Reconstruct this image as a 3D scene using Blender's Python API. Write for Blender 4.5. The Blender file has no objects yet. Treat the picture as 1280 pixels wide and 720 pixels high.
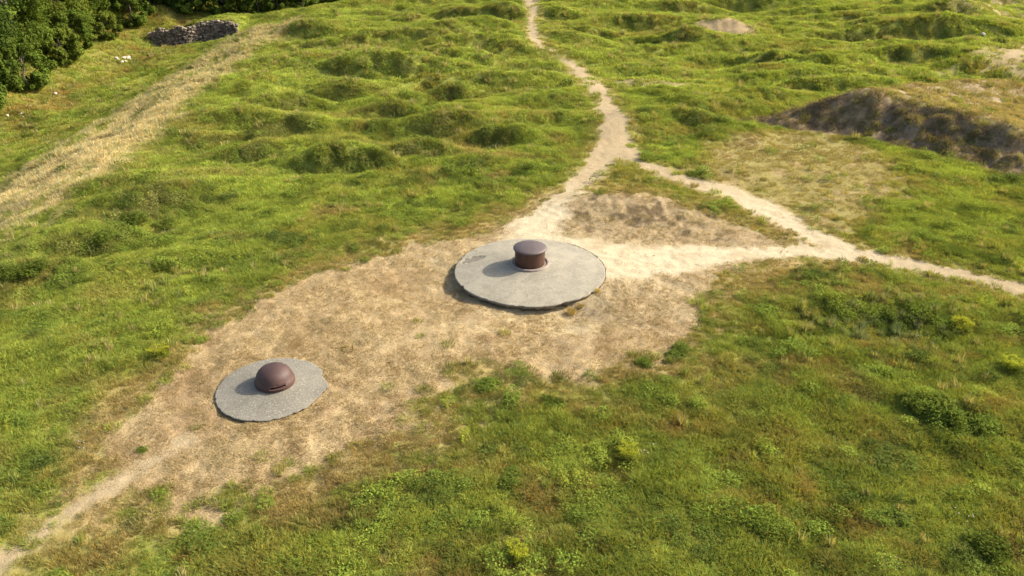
import bpy, bmesh, math, random
import numpy as np
from math import radians as R, sin, cos, pi, tan
from mathutils import Vector, Matrix

rng = np.random.default_rng(7)
random.seed(7)
S = bpy.context.scene
col = S.collection

# ------------------------------------------------------------------ camera
CH, PITCH, F = 16.7, 28.0, 1000.0
cam = bpy.data.objects.new('camera', bpy.data.cameras.new('camera'))
col.objects.link(cam)
cam.location = (0, 0, CH)
cam.rotation_euler = (R(90-PITCH), 0, 0)
cam.data.lens = F/1280*36
cam.data.clip_end = 6000
S.camera = cam

# ------------------------------------------------------------------ noise
_tab = rng.uniform(-1, 1, (256, 256))
def vn(x, y, s=0):
    x = x + s*17.31; y = y - s*9.77
    ix = np.floor(x).astype(np.int64); iy = np.floor(y).astype(np.int64)
    fx = x-ix; fy = y-iy
    fx = fx*fx*fx*(fx*(fx*6-15)+10); fy = fy*fy*fy*(fy*(fy*6-15)+10)
    a = _tab[ix & 255, iy & 255]; b = _tab[(ix+1) & 255, iy & 255]
    c = _tab[ix & 255, (iy+1) & 255]; d = _tab[(ix+1) & 255, (iy+1) & 255]
    return (a*(1-fx)+b*fx)*(1-fy)+(c*(1-fx)+d*fx)*fy
def fbm(x, y, s=0, o=4):
    t = 0; a = 1.0; n = 0
    for k in range(o):
        t = t+a*vn(x, y, s+k*3); n += a; a *= 0.5
        x, y = x*1.62-y*1.18, x*1.18+y*1.62
    return t/n*1.5
def ss(a, b, x):
    t = np.clip((x-a)/(b-a), 0, 1); return t*t*(3-2*t)
def seg_d(x, y, pts, ws=None):
    """distance to a polyline less its half-width"""
    best = np.full(np.shape(x), 1e9)
    for i in range(len(pts)-1):
        ax, ay = pts[i]; bx, by = pts[i+1]
        dx, dy = bx-ax, by-ay
        t = np.clip(((x-ax)*dx+(y-ay)*dy)/(dx*dx+dy*dy+1e-12), 0, 1)
        d = np.hypot(x-ax-t*dx, y-ay-t*dy)
        if ws is not None: d = d-(ws[i]*(1-t)+ws[i+1]*t)
        best = np.minimum(best, d)
    return best
def poly_sd(x, y, pts):
    """signed distance, negative inside"""
    d = seg_d(x, y, pts+[pts[0]])
    ins = np.zeros(np.shape(x), bool)
    n = len(pts)
    for i in range(n):
        ax, ay = pts[i]; bx, by = pts[(i+1) % n]
        c = ((ay > y) != (by > y))
        with np.errstate(divide='ignore', invalid='ignore'):
            xi = (bx-ax)*(y-ay)/(by-ay+1e-12)+ax
        ins ^= c & (x < xi)
    return np.where(ins, -d, d)

# ------------------------------------------------------------------ landform
MP = [(16.6,58.2),(20.5,56.4),(24.5,53.6),(27.0,50.4),(29.6,46.6),(33,45),(42,49),(48,60),(40,68),(29,64.5),(22.5,61)]
MFRONT = [(16.2,58.4),(20.5,56.2),(24.5,53.5),(27.0,50.3),(29.6,46.5),(32.5,45.0)]
def base_h(x, y):
    z = 0.85*fbm(x/22, y/19, 1, 3)*ss(25, 60, np.hypot(x, y-32))+.58*fbm(x/8.5, y/6, 2, 2)*ss(44, 56, y)*(1-np.exp(-(((x-18)/8)**2+((y-44)/7)**2)**2))
    # ditch beyond the crest on the left
    xx = x+1.6*fbm(y/17, x/40, 4, 3)
    dep = ss(-23.5, -41.0, xx)
    close = ss(99, 108, y+0.35*(x+38))
    bank = ss(-43, -54, xx)
    dz = -4.2*dep*(1-0.6*close)+2.8*bank*(1-0.45*close)
    dz = dz+0.32*np.sin((xx+33)*1.15+1.2*fbm(x/9, y/20, 9, 2))*dep*(1-bank)*ss(-38, -34, xx)
    z = z+dz
    # step of ground held by the ruined wall
    inw = ss(-45.6, -44.6, x)*(1-ss(-35.3, -33.6, x))
    # big mound on the right
    s = poly_sd(x, y, MP)+0.35*fbm(x/1.7, y/1.7, 13, 3)
    hm = 3.0*(1-0.40*ss(0, 14, np.hypot(x-24.6, y-57.5)))
    z = z+hm*ss(0.3, -4.6, s)*(1-0.5*ss(58, 68, y))
    # low spoil lens beside the turret slab
    z = z+0.55*np.exp(-((x-6.2)/4.2)**2-((y-41.2)/2.3)**2)
    # the ground falls a little to the left of the turret slab
    z = z-0.30*np.exp(-((x+3.6)/2.6)**2-((y-31.2)/2.4)**2)+.10*np.exp(-((x-3.4)/2.6)**2-((y-34.5)/3.4)**2)-0.22*np.exp(-((x-1.6)/2.4)**2-((y-28.9)/1.5)**2)-.22*np.exp(-((x-2.2)/1.3)**2-((y-29.7)/.7)**2)
    return z

def G(px, py, h=base_h):
    """where the line of sight through a pixel of the photo meets the ground"""
    dx = (px-640)/F; dy = -(py-360)/F
    c, s = cos(R(PITCH)), sin(R(PITCH))
    dv = np.array([dx, c+dy*s, -s+dy*c])
    t = np.concatenate([np.linspace(10, 80, 700), np.linspace(80, 260, 900)])
    X = dv[0]*t; Y = dv[1]*t; Z = CH+dv[2]*t
    b = np.nonzero(Z-h(X, Y) < 0)[0]
    i = b[0] if len(b) else len(t)-1
    return (float(X[i]), float(Y[i]))
def GP(l): return [G(*p) for p in l]

PATHS = []
def path(l):
    PATHS.append((GP([(a, b) for a, b, w in l]), [w for a, b, w in l]))
path([(661,-12,.9),(662,0,.8),(667,14,.5),(664,30,.5),(668,46,.6),(676,60,.4),(700,70,.12),(713,80,.5),(735,100,.7),(757,125,.75),(768,150,.95),(768,172,1.2),(757,195,1.1),(735,217,.7),(712,238,.6),(692,258,.75),(672,280,1.3),(668,300,1.7)])
path([(766,176,1.0),(795,203,.55),(845,223,.65),(905,238,.75),(955,261,.8),(1000,285,.7),(1030,301,.6),(1065,314,.6)])
path([(690,305,1.2),(735,318,1.8),(790,327,1.9),(850,324,1.3),(920,318,.75),(1000,315,.65),(1070,318,.7),(1130,329,.7),(1200,345,.65),(1290,365,.6),(1400,395,.6)])
path([(235,550,.3),(195,576,.22),(150,602,.22),(80,648,.22),(0,706,.26),(-60,750,.26)])
path([(1300,50,.4),(1266,68,.35),(1262,76,.2)])
FAINT = [(GP([(500,295),(430,330)]), [.2,.2])]
DRY = GP([(640,280),(600,290),(520,308),(450,328),(385,345),(325,380),(268,400),(240,448),(190,490),(150,525),(128,575),(165,600),(215,640),(265,640),(300,615),(360,600),(400,575),(470,555),(530,530),(535,485),(600,463),(680,468),(720,478),(790,462),(840,440),(872,405),(885,365),(920,338),(990,322),(960,300),(905,282),(850,262),(790,240),(735,245),(690,262)])
LENS = GP([(688,272),(735,248),(800,240),(870,262),(930,284),(985,306),(930,308),(850,305),(780,300),(700,292)])
MEAD = GP([(850,214),(885,180),(960,160),(1040,165),(1110,195),(1150,225),(1110,262),(1060,295),(1000,278),(930,240)])
SPOTS = [(905,38,4.0,2.6,.95),(822,104,4.2,1.6,.7),(1270,20,6,16,.6),(1270,75,4,7,.65),(1200,8,7,4,.4),(480,335,2.2,.8,.35),(1180,92,3,1.5,.3)]   # far bare patches px,py,rx,ry,strength
SPOTW = [(G(a, b), rx, ry, k) for a, b, rx, ry, k in SPOTS if rx]
SLAB = (0.82, 33.0); SLAB_R = 3.49
SLAB2 = G(340, 488); SLAB2_R = 1.96

def path_sd(x, y):
    d = np.full(np.shape(x), 1e9)
    for p, w in PATHS: d = np.minimum(d, seg_d(x, y, p, w))
    return d

# hummocks and shell holes: x, y, length, width, turn, height
HUM = []
def hum(px, py, a, b, hgt, ang=0.0):
    hgt *= .82
    X, Y = G(px, py); HUM.append((X, Y, a*1.15, b*1.08, ang, hgt))
for t in [(633,20,3.4,1.9,1.5,.1),(574,20,3,1.6,1.0,0),(600,55,3.2,1.6,1.0,.2),(640,62,2.8,1.5,.9,.1),(575,118,2.3,1.3,.95,.2),
          (497,142,2.3,1.3,1.0,.1),(428,120,2.4,1.3,1.05,0),(556,154,2.5,1.2,.95,.2),(622,175,1.9,1.0,.8,0),(524,195,2.0,1.2,.9,.1),
          (412,203,2.4,1.3,1.0,.1),(465,205,2.4,1.1,.6,0),(365,162,2.4,1.2,.85,.3),(370,133,2.6,1.2,.8,.3),(330,190,2.2,1.2,.6,.4),
          (455,85,2.8,1.4,.9,.1),(520,85,2.8,1.4,.8,.2),(540,45,3,1.5,.9,.1),(470,50,3,1.6,.8,.1),(480,22,3.4,1.6,.8,0),
          (810,30,3.4,1.6,1.1,0),(850,48,3.2,1.5,.9,-.1),(905,36,3.4,2.0,1.1,-.1),(965,74,2.6,1.3,.9,-.2),(1090,47,6.5,1.6,1.3,.08),
          (1180,36,4.5,1.7,1.1,.1),(1135,72,4.2,1.6,1.25,.05),(1000,112,2.4,1.1,.6,0),(700,22,3,1.4,.7,0),(745,45,3,1.5,.8,0),
          (1190,12,5,2.2,1.2,.1),(930,8,5,1.8,1.0,0),(1010,70,2.6,1.2,.6,0),(860,10,4,1.8,.9,0),
          (190,262,3.6,2.2,1.3,.5),(120,300,2.8,1.7,1.1,.5),(40,350,2.4,1.5,1.0,.5),(230,330,2.5,1.1,.4,.6),(150,235,3,1.3,.5,.5),
          (1130,395,2.6,1.5,.45,-.2),(1200,520,2.5,1.1,.55,-.3),(1180,560,2.4,1.4,.35,-.3),(560,35,3,1.5,.6,0),(395,60,3.4,1.5,.7,.2)]:
    hum(*t)
NHUM = len(HUM)
r2 = np.random.default_rng(11)
for k in range(1500):
    X = r2.uniform(-25, 75); Y = r2.uniform(46, 150)
    if X < -23 and Y < 120: continue
    px = float(path_sd(np.array([X]), np.array([Y]))[0])
    if px < 2.0 or float(poly_sd(np.array(X), np.array(Y), MEAD)) < 1.2 or float(poly_sd(np.array(X), np.array(Y), MP)) < 1.5: continue
    if abs(X-6) < 9 and Y < 46: continue
    b = r2.uniform(1.2, 2.2)
    if any(math.hypot(X-h[0], Y-h[1]) < (h[2]*.75+b) for h in HUM): continue
    HUM.append((X, Y, b*r2.uniform(1.2, 2.0), b, r2.uniform(-.2, .4), r2.uniform(.22, .52)))
for k in range(140):   # smaller ones on the near left and right
    X = r2.uniform(-26, 30); Y = r2.uniform(12, 46)
    if float(poly_sd(np.array(X), np.array(Y), DRY)) < 1.0 or float(path_sd(np.array([X]), np.array([Y]))[0]) < 1.2: continue
    if float(poly_sd(np.array(X), np.array(Y), MEAD)) < 0.5: continue
    b = r2.uniform(.7, 1.5)
    if any(math.hypot(X-h[0], Y-h[1]) < (h[2]*.6+b) for h in HUM): continue
    HUM.append((X, Y, b*r2.uniform(1, 1.9), b, r2.uniform(0, .8), r2.uniform(.08, .22)))

def hum_fields(x, y):
    """height of the hummocks, and how far a place lies on the rough shaded brow of one"""
    z = np.zeros(np.shape(x)); brow = np.zeros(np.shape(x)); nb = 0
    x = np.asarray(x); y = np.asarray(y)
    wx = x+0.45*fbm(x/1.6, y/1.6, 21, 2); wy = y+0.45*fbm(x/1.6, y/1.6, 25, 2)
    for X, Y, a, b, an, h in HUM:
        nb += 1
        m = (np.abs(x-X) < 3.2*a) & (np.abs(y-Y) < 3.2*a)
        if not m.any(): continue
        dx = wx[m]-X; dy = wy[m]-Y
        u = dx*cos(an)+dy*sin(an); v = -dx*sin(an)+dy*cos(an)
        up = np.exp(-(u/a)**2-((v-.45*b)/(b*.8))**2)
        dn = np.exp(-((u+.2*a)/(a*.85))**2-((v+.85*b)/(b*.75))**2)
        z[m] += h*(up-.75*dn)
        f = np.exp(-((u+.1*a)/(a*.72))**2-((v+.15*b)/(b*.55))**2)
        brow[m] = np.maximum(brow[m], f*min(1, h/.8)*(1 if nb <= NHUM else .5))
    return z, brow

WALL_Y = 103.0
def height(x, y):
    z = base_h(x, y)
    hz, _ = hum_fields(x, y)
    psd = path_sd(x, y)
    k = ss(-.3, 2.5, psd)
    dd = poly_sd(x, y, DRY)
    z = z+hz*k*ss(-.5, 1.2, dd)
    z = z-0.10*ss(.5, -.4, psd)*ss(50, 36, -np.asarray(y)*0+50)     # worn path, slightly sunk
    z = z+0.05*fbm(x/1.1, y/1.1, 31, 3)*ss(-.3, .8, psd)+0.018*fbm(x/.35, y/.35, 37, 2)
    # rough eroded face of the mound
    f = seg_d(x, y, MFRONT)
    ms = poly_sd(x, y, MP)
    ero = ss(5.0, 3.2, f)*ss(.5, -.5, ms)
    z = z+ero*(.24*fbm(x/1.0, y/1.0, 41, 4)-.02)
    # spoil lens texture
    ls = poly_sd(x, y, LENS)
    z = z+ss(.3, -.4, ls)*.02*fbm(x/.25, y/.25, 43, 3)
    # ground retained behind the ruined wall, cut straight down at its face
    wl = wall_line(x)
    inw = ss(-45.2, -44.2, x)*(1-ss(-35.2, -34.2, x))
    top = -1.55+.35*fbm(x/3, y/3, 45, 2)+.6*np.exp(-((x+37)/3.0)**2)
    z = np.where(inw > 0, z*(1-inw*ss(-.05, .50, y-wl)*(1-ss(4, 9, y-wl)))+top*inw*ss(-.05, .50, y-wl)*(1-ss(4, 9, y-wl)), z)
    dg = (1-ss(0, 3.5, wl-y))*(y < wl)*inw
    z = z-dg*.35
    # keep the ground under the slabs
    r1 = np.hypot(x-SLAB[0], y-SLAB[1])
    z = np.where(r1 < SLAB_R-.05, np.minimum(z, -.10), z)
    r3 = np.hypot(x-SLAB2[0], y-SLAB2[1])
    return z
def wall_line(x):
    return WALL_Y+.8*ss(-40.6, -39.4, x)+.25*np.sin(x*.8)

# ------------------------------------------------------------------ land cover zones
def zones(x, y):
    n1 = fbm(x/1.3, y/1.3, 51, 4); n2 = fbm(x/.35, y/.35, 55, 3)
    psd = path_sd(x, y)+(.12+.22*ss(17, 30, y))*n1+.16*n2
    sand = ss(.36, -.24, psd)
    dsd = poly_sd(x, y, DRY)+.75*n1+.22*n2
    dry = ss(.35, -.35, dsd)
    # fringe of half-dry turf round the worn ground
    fringe = ss(3.6+1.6*fbm(x/4, y/4, 57, 2), 0, dsd)*(1-dry)
    pfr = ss(1.5, 0, psd)*(1-sand)
    lens = ss(.3, -.3, poly_sd(x, y, LENS)+.3*n1)
    mead = ss(1.0, -1.6, poly_sd(x, y, MEAD)+.9*n1)
    ms = poly_sd(x, y, MP)
    f = seg_d(x, y, MFRONT)
    ero = ss(5.0, 3.6, f+.9*n1)*ss(.7, -.1, ms+.3*n1)
    mtop = ss(1.0, -1.0, ms+.6*n1)*(1-ero)
    xx = x+1.6*fbm(y/17, x/40, 4, 3)
    gold = ss(-23.6, -25.6, xx+.9*n1)*(.5+.5*ss(-36.5, -31.0, xx+2.2*fbm(x/3, y/9, 61, 3)))*ss(-39.5, -34.0, xx+2*fbm(x/4, y/9, 62, 3))*(1-ss(98, 106, y+.5*(x+30)))*ss(32, 44, y+.4*(x+30))
    bankz = ss(-38.5, -44, xx+2.5*fbm(x/6, y/6, 63, 2))
    spot = np.zeros(np.shape(x))
    for (X, Y), rx, ry, k in SPOTW:
        spot = np.maximum(spot, k*ss(1.15, .6, np.hypot((x-X)/rx, (y-Y)/ry)+.25*n1))
    _, brow = hum_fields(x, y)
    return dict(sand=sand, dry=dry, fringe=fringe, pfr=pfr, lens=lens, mead=mead, ero=ero, mtop=mtop, gold=gold,
                bank=bankz, spot=spot, brow=brow, n1=n1, n2=n2)

def mixc(c, d, k):
    k = np.clip(k, 0, 1)[:, None]; return c*(1-k)+np.array(d)[None, :]*k if np.ndim(d) == 1 else c*(1-k)+d*k

C_SAND = (.45,.372,.238); C_STRAW = (.385,.29,.152); C_SOIL = (.21,.15,.09)
def ground_col(x, y, Z):
    n = len(x)
    a = fbm(x/5, y/5, 71, 4); b = fbm(x/1.2, y/1.2, 75, 4)
    c = np.tile(np.array([.20,.22,.040]), (n, 1))
    c = mixc(c, (.17,.15,.045), ss(-.1, .9, a+.5*b))
    c = mixc(c, (.17,.175,.03), ss(50, 75, y)*.5)
    c = mixc(c, (.26,.22,.075), Z['mead'])
    c = mixc(c, (.30,.225,.10), Z['mead']*ss(-.1, .7, b+.6*a))
    c = mixc(c, (.17,.145,.04), Z['bank']*.8)
    c = mixc(c, (.32,.28,.11), Z['gold']*.7)
    c = mixc(c, (.30,.22,.09), np.clip(Z['fringe']*.9+Z['pfr']*.6, 0, 1)*ss(-.6, .4, b+.3))
    straw = np.tile(np.array(C_STRAW), (n, 1))
    straw = mixc(straw, (.29,.20,.105), ss(-.1, 1.1, fbm(x/2.6, y/2.6, 81, 3))*.8)
    straw = mixc(straw, (.41,.32,.17), ss(0, 1.1, fbm(x/2.4, y/2.4, 85, 3))*.7)
    # towards the turret the dry turf is trodden to pale dust
    d0 = np.hypot(x-3.2, (y-34.5)*.9)
    straw = mixc(straw, (.46,.375,.225), ss(8.5, 3.0, d0+1.2*Z['n1'])*.75)
    straw = straw*(.86, .84, .82)
    straw = mixc(straw, (.26,.175,.09), ss(.2, 1.0, fbm(x/.8, y/.8, 87, 3))*ss(34, 27, y)*.6)
    c = c*(1-Z['dry'][:, None])+straw*Z['dry'][:, None]
    c = mixc(c, (.30,.225,.125), Z['lens']*.8)
    c = mixc(c, (.11,.08,.045), Z['lens']*ss(.35, 1.0, fbm(x/.5, y/.5, 91, 3)+.8*np.exp(-((x-7)/3)**2-((y-39.2)/1.0)**2)))
    c = mixc(c, (.33,.25,.14), Z['mtop']*.95)
    c = mixc(c, (.22,.17,.09), Z['mtop']*ss(.1, .7, b))
    er = mixc(np.tile(np.array([.25,.18,.10]), (n, 1)), (.14,.095,.055), ss(-.1, .6, fbm(x/.7, y/.7, 93, 4)))
    er = mixc(er, (.24,.18,.12), ss(.35, .9, fbm(x/1.1, y/1.1, 95, 4)))
    c = c*(1-Z['ero'][:, None])+er*Z['ero'][:, None]
    c = mixc(c, (.33,.24,.13), Z['spot'])
    sand = mixc(np.tile(np.array(C_SAND), (n, 1)), (.34,.26,.15), ss(-.1, .8, fbm(x/1.4, y/1.4, 97, 4))*.8)
    far = ss(38, 48, y)+ss(12, 22, x)+1.3*ss(-6, -9, x)
    sand = mixc(sand, (.31,.235,.13), np.clip(far, 0, 1)*.85)
    c = c*(1-Z['sand'][:, None])+sand*Z['sand'][:, None]
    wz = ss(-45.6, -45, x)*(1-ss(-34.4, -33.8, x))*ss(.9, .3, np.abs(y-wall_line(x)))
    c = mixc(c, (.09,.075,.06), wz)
    return c

# ------------------------------------------------------------------ material helpers
def mat(name):
    m = bpy.data.materials.new(name); m.use_nodes = True
    nt = m.node_tree; nt.nodes.clear()
    return m, nt, nt.nodes, nt.links
def N(nt, t, **k):
    n = nt.nodes.new(t)
    for a, b in k.items(): setattr(n, a, b)
    return n
def noise(nt, vec, scale, detail=6, rough=.6, dist=0):
    n = N(nt, 'ShaderNodeTexNoise'); n.inputs['Scale'].default_value = scale
    n.inputs['Detail'].default_value = detail; n.inputs['Roughness'].default_value = rough; n.inputs['Distortion'].default_value = dist
    nt.links.new(vec, n.inputs['Vector']); return n
def mrange(nt, v, a, b, c, d):
    n = N(nt, 'ShaderNodeMapRange'); nt.links.new(v, n.inputs['Value'])
    for i, q in enumerate((a, b, c, d)): n.inputs[i+1].default_value = q
    return n.outputs['Result']
def mul(nt, c, f):
    n = N(nt, 'ShaderNodeVectorMath', operation='SCALE'); nt.links.new(c, n.inputs[0]); nt.links.new(f, n.inputs['Scale']); return n.outputs[0]
def mixrgb(nt, f, a, b):
    n = N(nt, 'ShaderNodeMix', data_type='RGBA')
    for s, v in ((n.inputs[0], f), (n.inputs[6], a), (n.inputs[7], b)):
        if isinstance(v, (int, float)): s.default_value = v
        elif isinstance(v, tuple): s.default_value = (*v, 1)
        else: nt.links.new(v, s)
    return n.outputs[2]

def ground_material():
    m, nt, ns, L = mat('ground_cover')
    out = N(nt, 'ShaderNodeOutputMaterial'); bs = N(nt, 'ShaderNodeBsdfPrincipled')
    bs.inputs['Roughness'].default_value = 1; bs.inputs['Specular IOR Level'].default_value = .05
    L.new(bs.outputs[0], out.inputs[0])
    tc = N(nt, 'ShaderNodeTexCoord').outputs['Object']
    at = N(nt, 'ShaderNodeAttribute', attribute_name='cover')
    k = N(nt, 'ShaderNodeAttribute', attribute_name='grain')
    a = mrange(nt, noise(nt, tc, 16, 8, .8).outputs[0], .25, .75, .38, 1.55)
    b = mrange(nt, noise(nt, tc, 2.2, 5, .6).outputs[0], .3, .7, .82, 1.18)
    sp = mrange(nt, noise(nt, tc, 4.5, 8, .85).outputs[0], .60, .70, 1, .62)
    pq = N(nt, 'ShaderNodeMath', operation='MULTIPLY'); L.new(b, pq.inputs[0]); L.new(sp, pq.inputs[1]); b = pq.outputs[0]
    pr = N(nt, 'ShaderNodeMath', operation='MULTIPLY'); L.new(a, pr.inputs[0]); L.new(b, pr.inputs[1])
    lerp = N(nt, 'ShaderNodeMix', data_type='FLOAT'); L.new(k.outputs['Fac'], lerp.inputs[0]); lerp.inputs[2].default_value = 1; L.new(pr.outputs[0], lerp.inputs[3])
    c = mul(nt, at.outputs['Color'], lerp.outputs[0])
    L.new(c, bs.inputs['Base Color'])
    bp = N(nt, 'ShaderNodeBump'); bp.inputs['Strength'].default_value = .8; bp.inputs['Distance'].default_value = .06
    L.new(noise(nt, tc, 12, 8, .75).outputs[0], bp.inputs['Height']); L.new(bp.outputs[0], bs.inputs['Normal'])
    return m

def leaf_material(name, instanced=True, base=(.1,.1,.1), trans=.35, up=.78):
    m, nt, ns, L = mat(name)
    out = N(nt, 'ShaderNodeOutputMaterial')
    if instanced:
        at = N(nt, 'ShaderNodeAttribute', attribute_name='tint', attribute_type='INSTANCER').outputs['Color']
    else:
        at = N(nt, 'ShaderNodeRGB'); at.outputs[0].default_value = (*base, 1); at = at.outputs[0]
    sh = N(nt, 'ShaderNodeAttribute', attribute_name='tone').outputs['Color']
    mx = N(nt, 'ShaderNodeVectorMath', operation='MULTIPLY'); L.new(at, mx.inputs[0]); L.new(sh, mx.inputs[1]); c = mx.outputs[0]
    if not instanced:
        oi = N(nt, 'ShaderNodeObjectInfo'); c = mul(nt, c, mrange(nt, oi.outputs['Random'], 0, 1, .8, 1.25))
        tc = N(nt, 'ShaderNodeTexCoord').outputs['Object']
        c = mul(nt, c, mrange(nt, noise(nt, tc, .6, 3).outputs[0], .3, .7, .75, 1.3))
    d = N(nt, 'ShaderNodeBsdfDiffuse'); t = N(nt, 'ShaderNodeBsdfTranslucent')
    L.new(c, d.inputs[0])
    # leaves of a canopy face the sky on the whole: lean each normal towards the plant's own upright
    ge = N(nt, 'ShaderNodeNewGeometry'); vt = N(nt, 'ShaderNodeVectorTransform', vector_type='NORMAL', convert_from='OBJECT', convert_to='WORLD'); vt.inputs[0].default_value = (0, 0, 1)
    mn = N(nt, 'ShaderNodeMix', data_type='VECTOR'); mn.inputs[0].default_value = up
    L.new(ge.outputs['Normal'], mn.inputs[4]); L.new(vt.outputs[0], mn.inputs[5])
    nn = N(nt, 'ShaderNodeVectorMath', operation='NORMALIZE'); L.new(mn.outputs[1], nn.inputs[0])
    L.new(nn.outputs[0], d.inputs['Normal'])
    w = N(nt, 'ShaderNodeVectorMath', operation='MULTIPLY'); L.new(c, w.inputs[0]); w.inputs[1].default_value = (1.2,1.15,.55); L.new(w.outputs[0], t.inputs[0])
    ms = N(nt, 'ShaderNodeMixShader'); ms.inputs[0].default_value = trans
    L.new(d.outputs[0], ms.inputs[1]); L.new(t.outputs[0], ms.inputs[2])
    L.new(ms.outputs[0], out.inputs[0])
    return m

# ------------------------------------------------------------------ terrain mesh
def build_terrain():
    ys = [10.0]
    while ys[-1] < 150:
        D = ys[-1]; ys.append(D+min(.34, max(.085, 1.35*(D*D+CH*CH)/(F*CH))))
    st = .4
    while ys[-1] < 3500: st *= 1.22; ys.append(ys[-1]+st)
    lo = []; st = .2; v = 10.0
    while v > -300: st *= 1.35; v -= st; lo.append(v)
    ys = np.array(lo[::-1]+ys)
    u = np.linspace(-1.28, 1.28, 840)
    e = []; st = .004; v = 1.28
    while v < 40: st *= 1.28; v += st; e.append(v)
    e = np.array(e); u = np.concatenate([-e[::-1], u, e])
    w = .64*(np.maximum(ys, 10)*cos(R(PITCH))+CH*sin(R(PITCH)))
    X = (u[None, :]*w[:, None]).ravel(); Y = np.repeat(ys, len(u))
    Zt = zones(X, Y)
    H = height(X, Y)
    nr, nc = len(ys), len(u)
    cov = ground_col(X, Y, Zt)
    grain = np.clip(.75-.35*Zt['sand']+.25*Zt['ero']+.15*Zt['dry'], 0, 1)
    co = np.stack([X, Y, H], 1)
    P = co.reshape(nr, nc, 3)
    gx = np.zeros_like(P); gy = np.zeros_like(P)
    gx[:, 1:-1] = P[:, 2:]-P[:, :-2]; gx[:, 0] = P[:, 1]-P[:, 0]; gx[:, -1] = P[:, -1]-P[:, -2]
    gy[1:-1] = P[2:]-P[:-2]; gy[0] = P[1]-P[0]; gy[-1] = P[-1]-P[-2]
    nrm = np.cross(gx, gy).reshape(-1, 3); nrm /= np.linalg.norm(nrm, axis=1)[:, None]
    i = np.arange(nr-1)[:, None]*nc+np.arange(nc-1)[None, :]
    quads = np.stack([i, i+1, i+1+nc, i+nc], -1).reshape(-1, 4)
    pm = Zt['sand'][quads].mean(1) > .5
    mm = (np.maximum(Zt['ero'], 0)[quads].mean(1) > .5) & ~pm
    gm = ground_material()
    def part(name, sel, kind='structure'):
        q = quads[sel]; used, inv = np.unique(q, return_inverse=True)
        q = inv.reshape(-1, 4)
        me = bpy.data.meshes.new(name)
        me.vertices.add(len(used)); me.vertices.foreach_set('co', co[used].ravel())
        me.loops.add(q.size); me.loops.foreach_set('vertex_index', q.ravel().astype(np.int32))
        me.polygons.add(len(q)); me.polygons.foreach_set('loop_start', np.arange(0, q.size, 4, dtype=np.int32))
        me.polygons.foreach_set('loop_total', np.full(len(q), 4, dtype=np.int32))
        me.update()
        me.polygons.foreach_set('use_smooth', np.ones(len(q), bool))
        a = me.attributes.new('cover', 'FLOAT_COLOR', 'POINT')
        a.data.foreach_set('color', np.concatenate([cov[used], np.ones((len(used), 1))], 1).astype(np.float32).ravel())
        a = me.attributes.new('grain', 'FLOAT', 'POINT'); a.data.foreach_set('value', grain[used].astype(np.float32))
        me.materials.append(gm)
        me.normals_split_custom_set_from_vertices(nrm[used].tolist())
        o = bpy.data.objects.new(name, me); col.objects.link(o); o['kind'] = kind
        return o
    part('ground', ~(pm | mm)); part('path', pm); part('earth_mound', mm)
build_terrain()
def hz(x, y): return float(height(np.array([float(x)]), np.array([float(y)]))[0])

# ------------------------------------------------------------------ vegetation prototypes
def proto(name, V, Fc, tone, m):
    me = bpy.data.meshes.new(name); me.from_pydata(V, [], Fc)
    a = me.attributes.new('tone', 'FLOAT_COLOR', 'POINT')
    t = np.array(tone, dtype=np.float32); t = np.concatenate([t, np.ones((len(t), 1), np.float32)], 1)
    a.data.foreach_set('color', t.ravel()); me.materials.append(m)
    return bpy.data.objects.new(name, me)
def tuft(r, n, rad, h0, h1, w, lean, hue=.15):
    V = []; Fc = []; T = []
    for k in range(n):
        a = r.uniform(0, 2*pi); q = rad*math.sqrt(r.random()); x, y = q*cos(a), q*sin(a)
        h = r.uniform(h0, h1)*(1-.35*q/rad); la = a+r.uniform(-1, 1); ln = lean*r.uniform(.2, 1.2)*h
        wa = r.uniform(0, pi); ww = w*r.uniform(.7, 1.3); wx, wy = cos(wa)*ww/2, sin(wa)*ww/2
        b = len(V); mx, my = x+cos(la)*ln*.35, y+sin(la)*ln*.35; tx, ty = x+cos(la)*ln, y+sin(la)*ln
        V += [(x-wx, y-wy, -.05), (x+wx, y+wy, -.05), (mx+wx*.8, my+wy*.8, h*.6), (mx-wx*.8, my-wy*.8, h*.6), (tx, ty, h*r.uniform(.85, 1))]
        Fc += [(b, b+1, b+2, b+3), (b+3, b+2, b+4)]
        s = r.uniform(.65, 1.4); y_ = r.uniform(-hue, hue)
        s = .5+.5*s; T += [(s*(1+y_*1.6), s, s*(1-y_))]*5
    return V, Fc, T
def leafy(r, n, rad, hgt, ls, hue=.12):
    V = []; Fc = []; T = []
    for k in range(n):
        a = r.uniform(0, 2*pi); q = rad*math.sqrt(r.random()); e = r.random()**.6
        x, y, z = q*cos(a), q*sin(a), hgt*e*(1-.5*(q/rad)**2)
        s = ls*r.uniform(.6, 1.4); ya = r.uniform(0, 2*pi); pt = r.uniform(-.5, .9); ro = r.uniform(-.6, .6)
        M = Matrix.Rotation(ya, 3, 'Z') @ Matrix.Rotation(-pt, 3, 'Y') @ Matrix.Rotation(ro, 3, 'X')
        b = len(V)
        for c in ((0, 0, 0), (s*.5, s*.28, 0), (s*1.05, 0, -s*.12), (s*.5, -s*.28, 0)):
            p = M @ Vector(c); V.append((x+p.x, y+p.y, z+p.z))
        Fc.append((b, b+1, b+2, b+3)); t = r.uniform(.65, 1.4); y_ = r.uniform(-hue, hue); T += [(t*(1+y_*1.4), t, t)]*4
    return V, Fc, T
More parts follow.
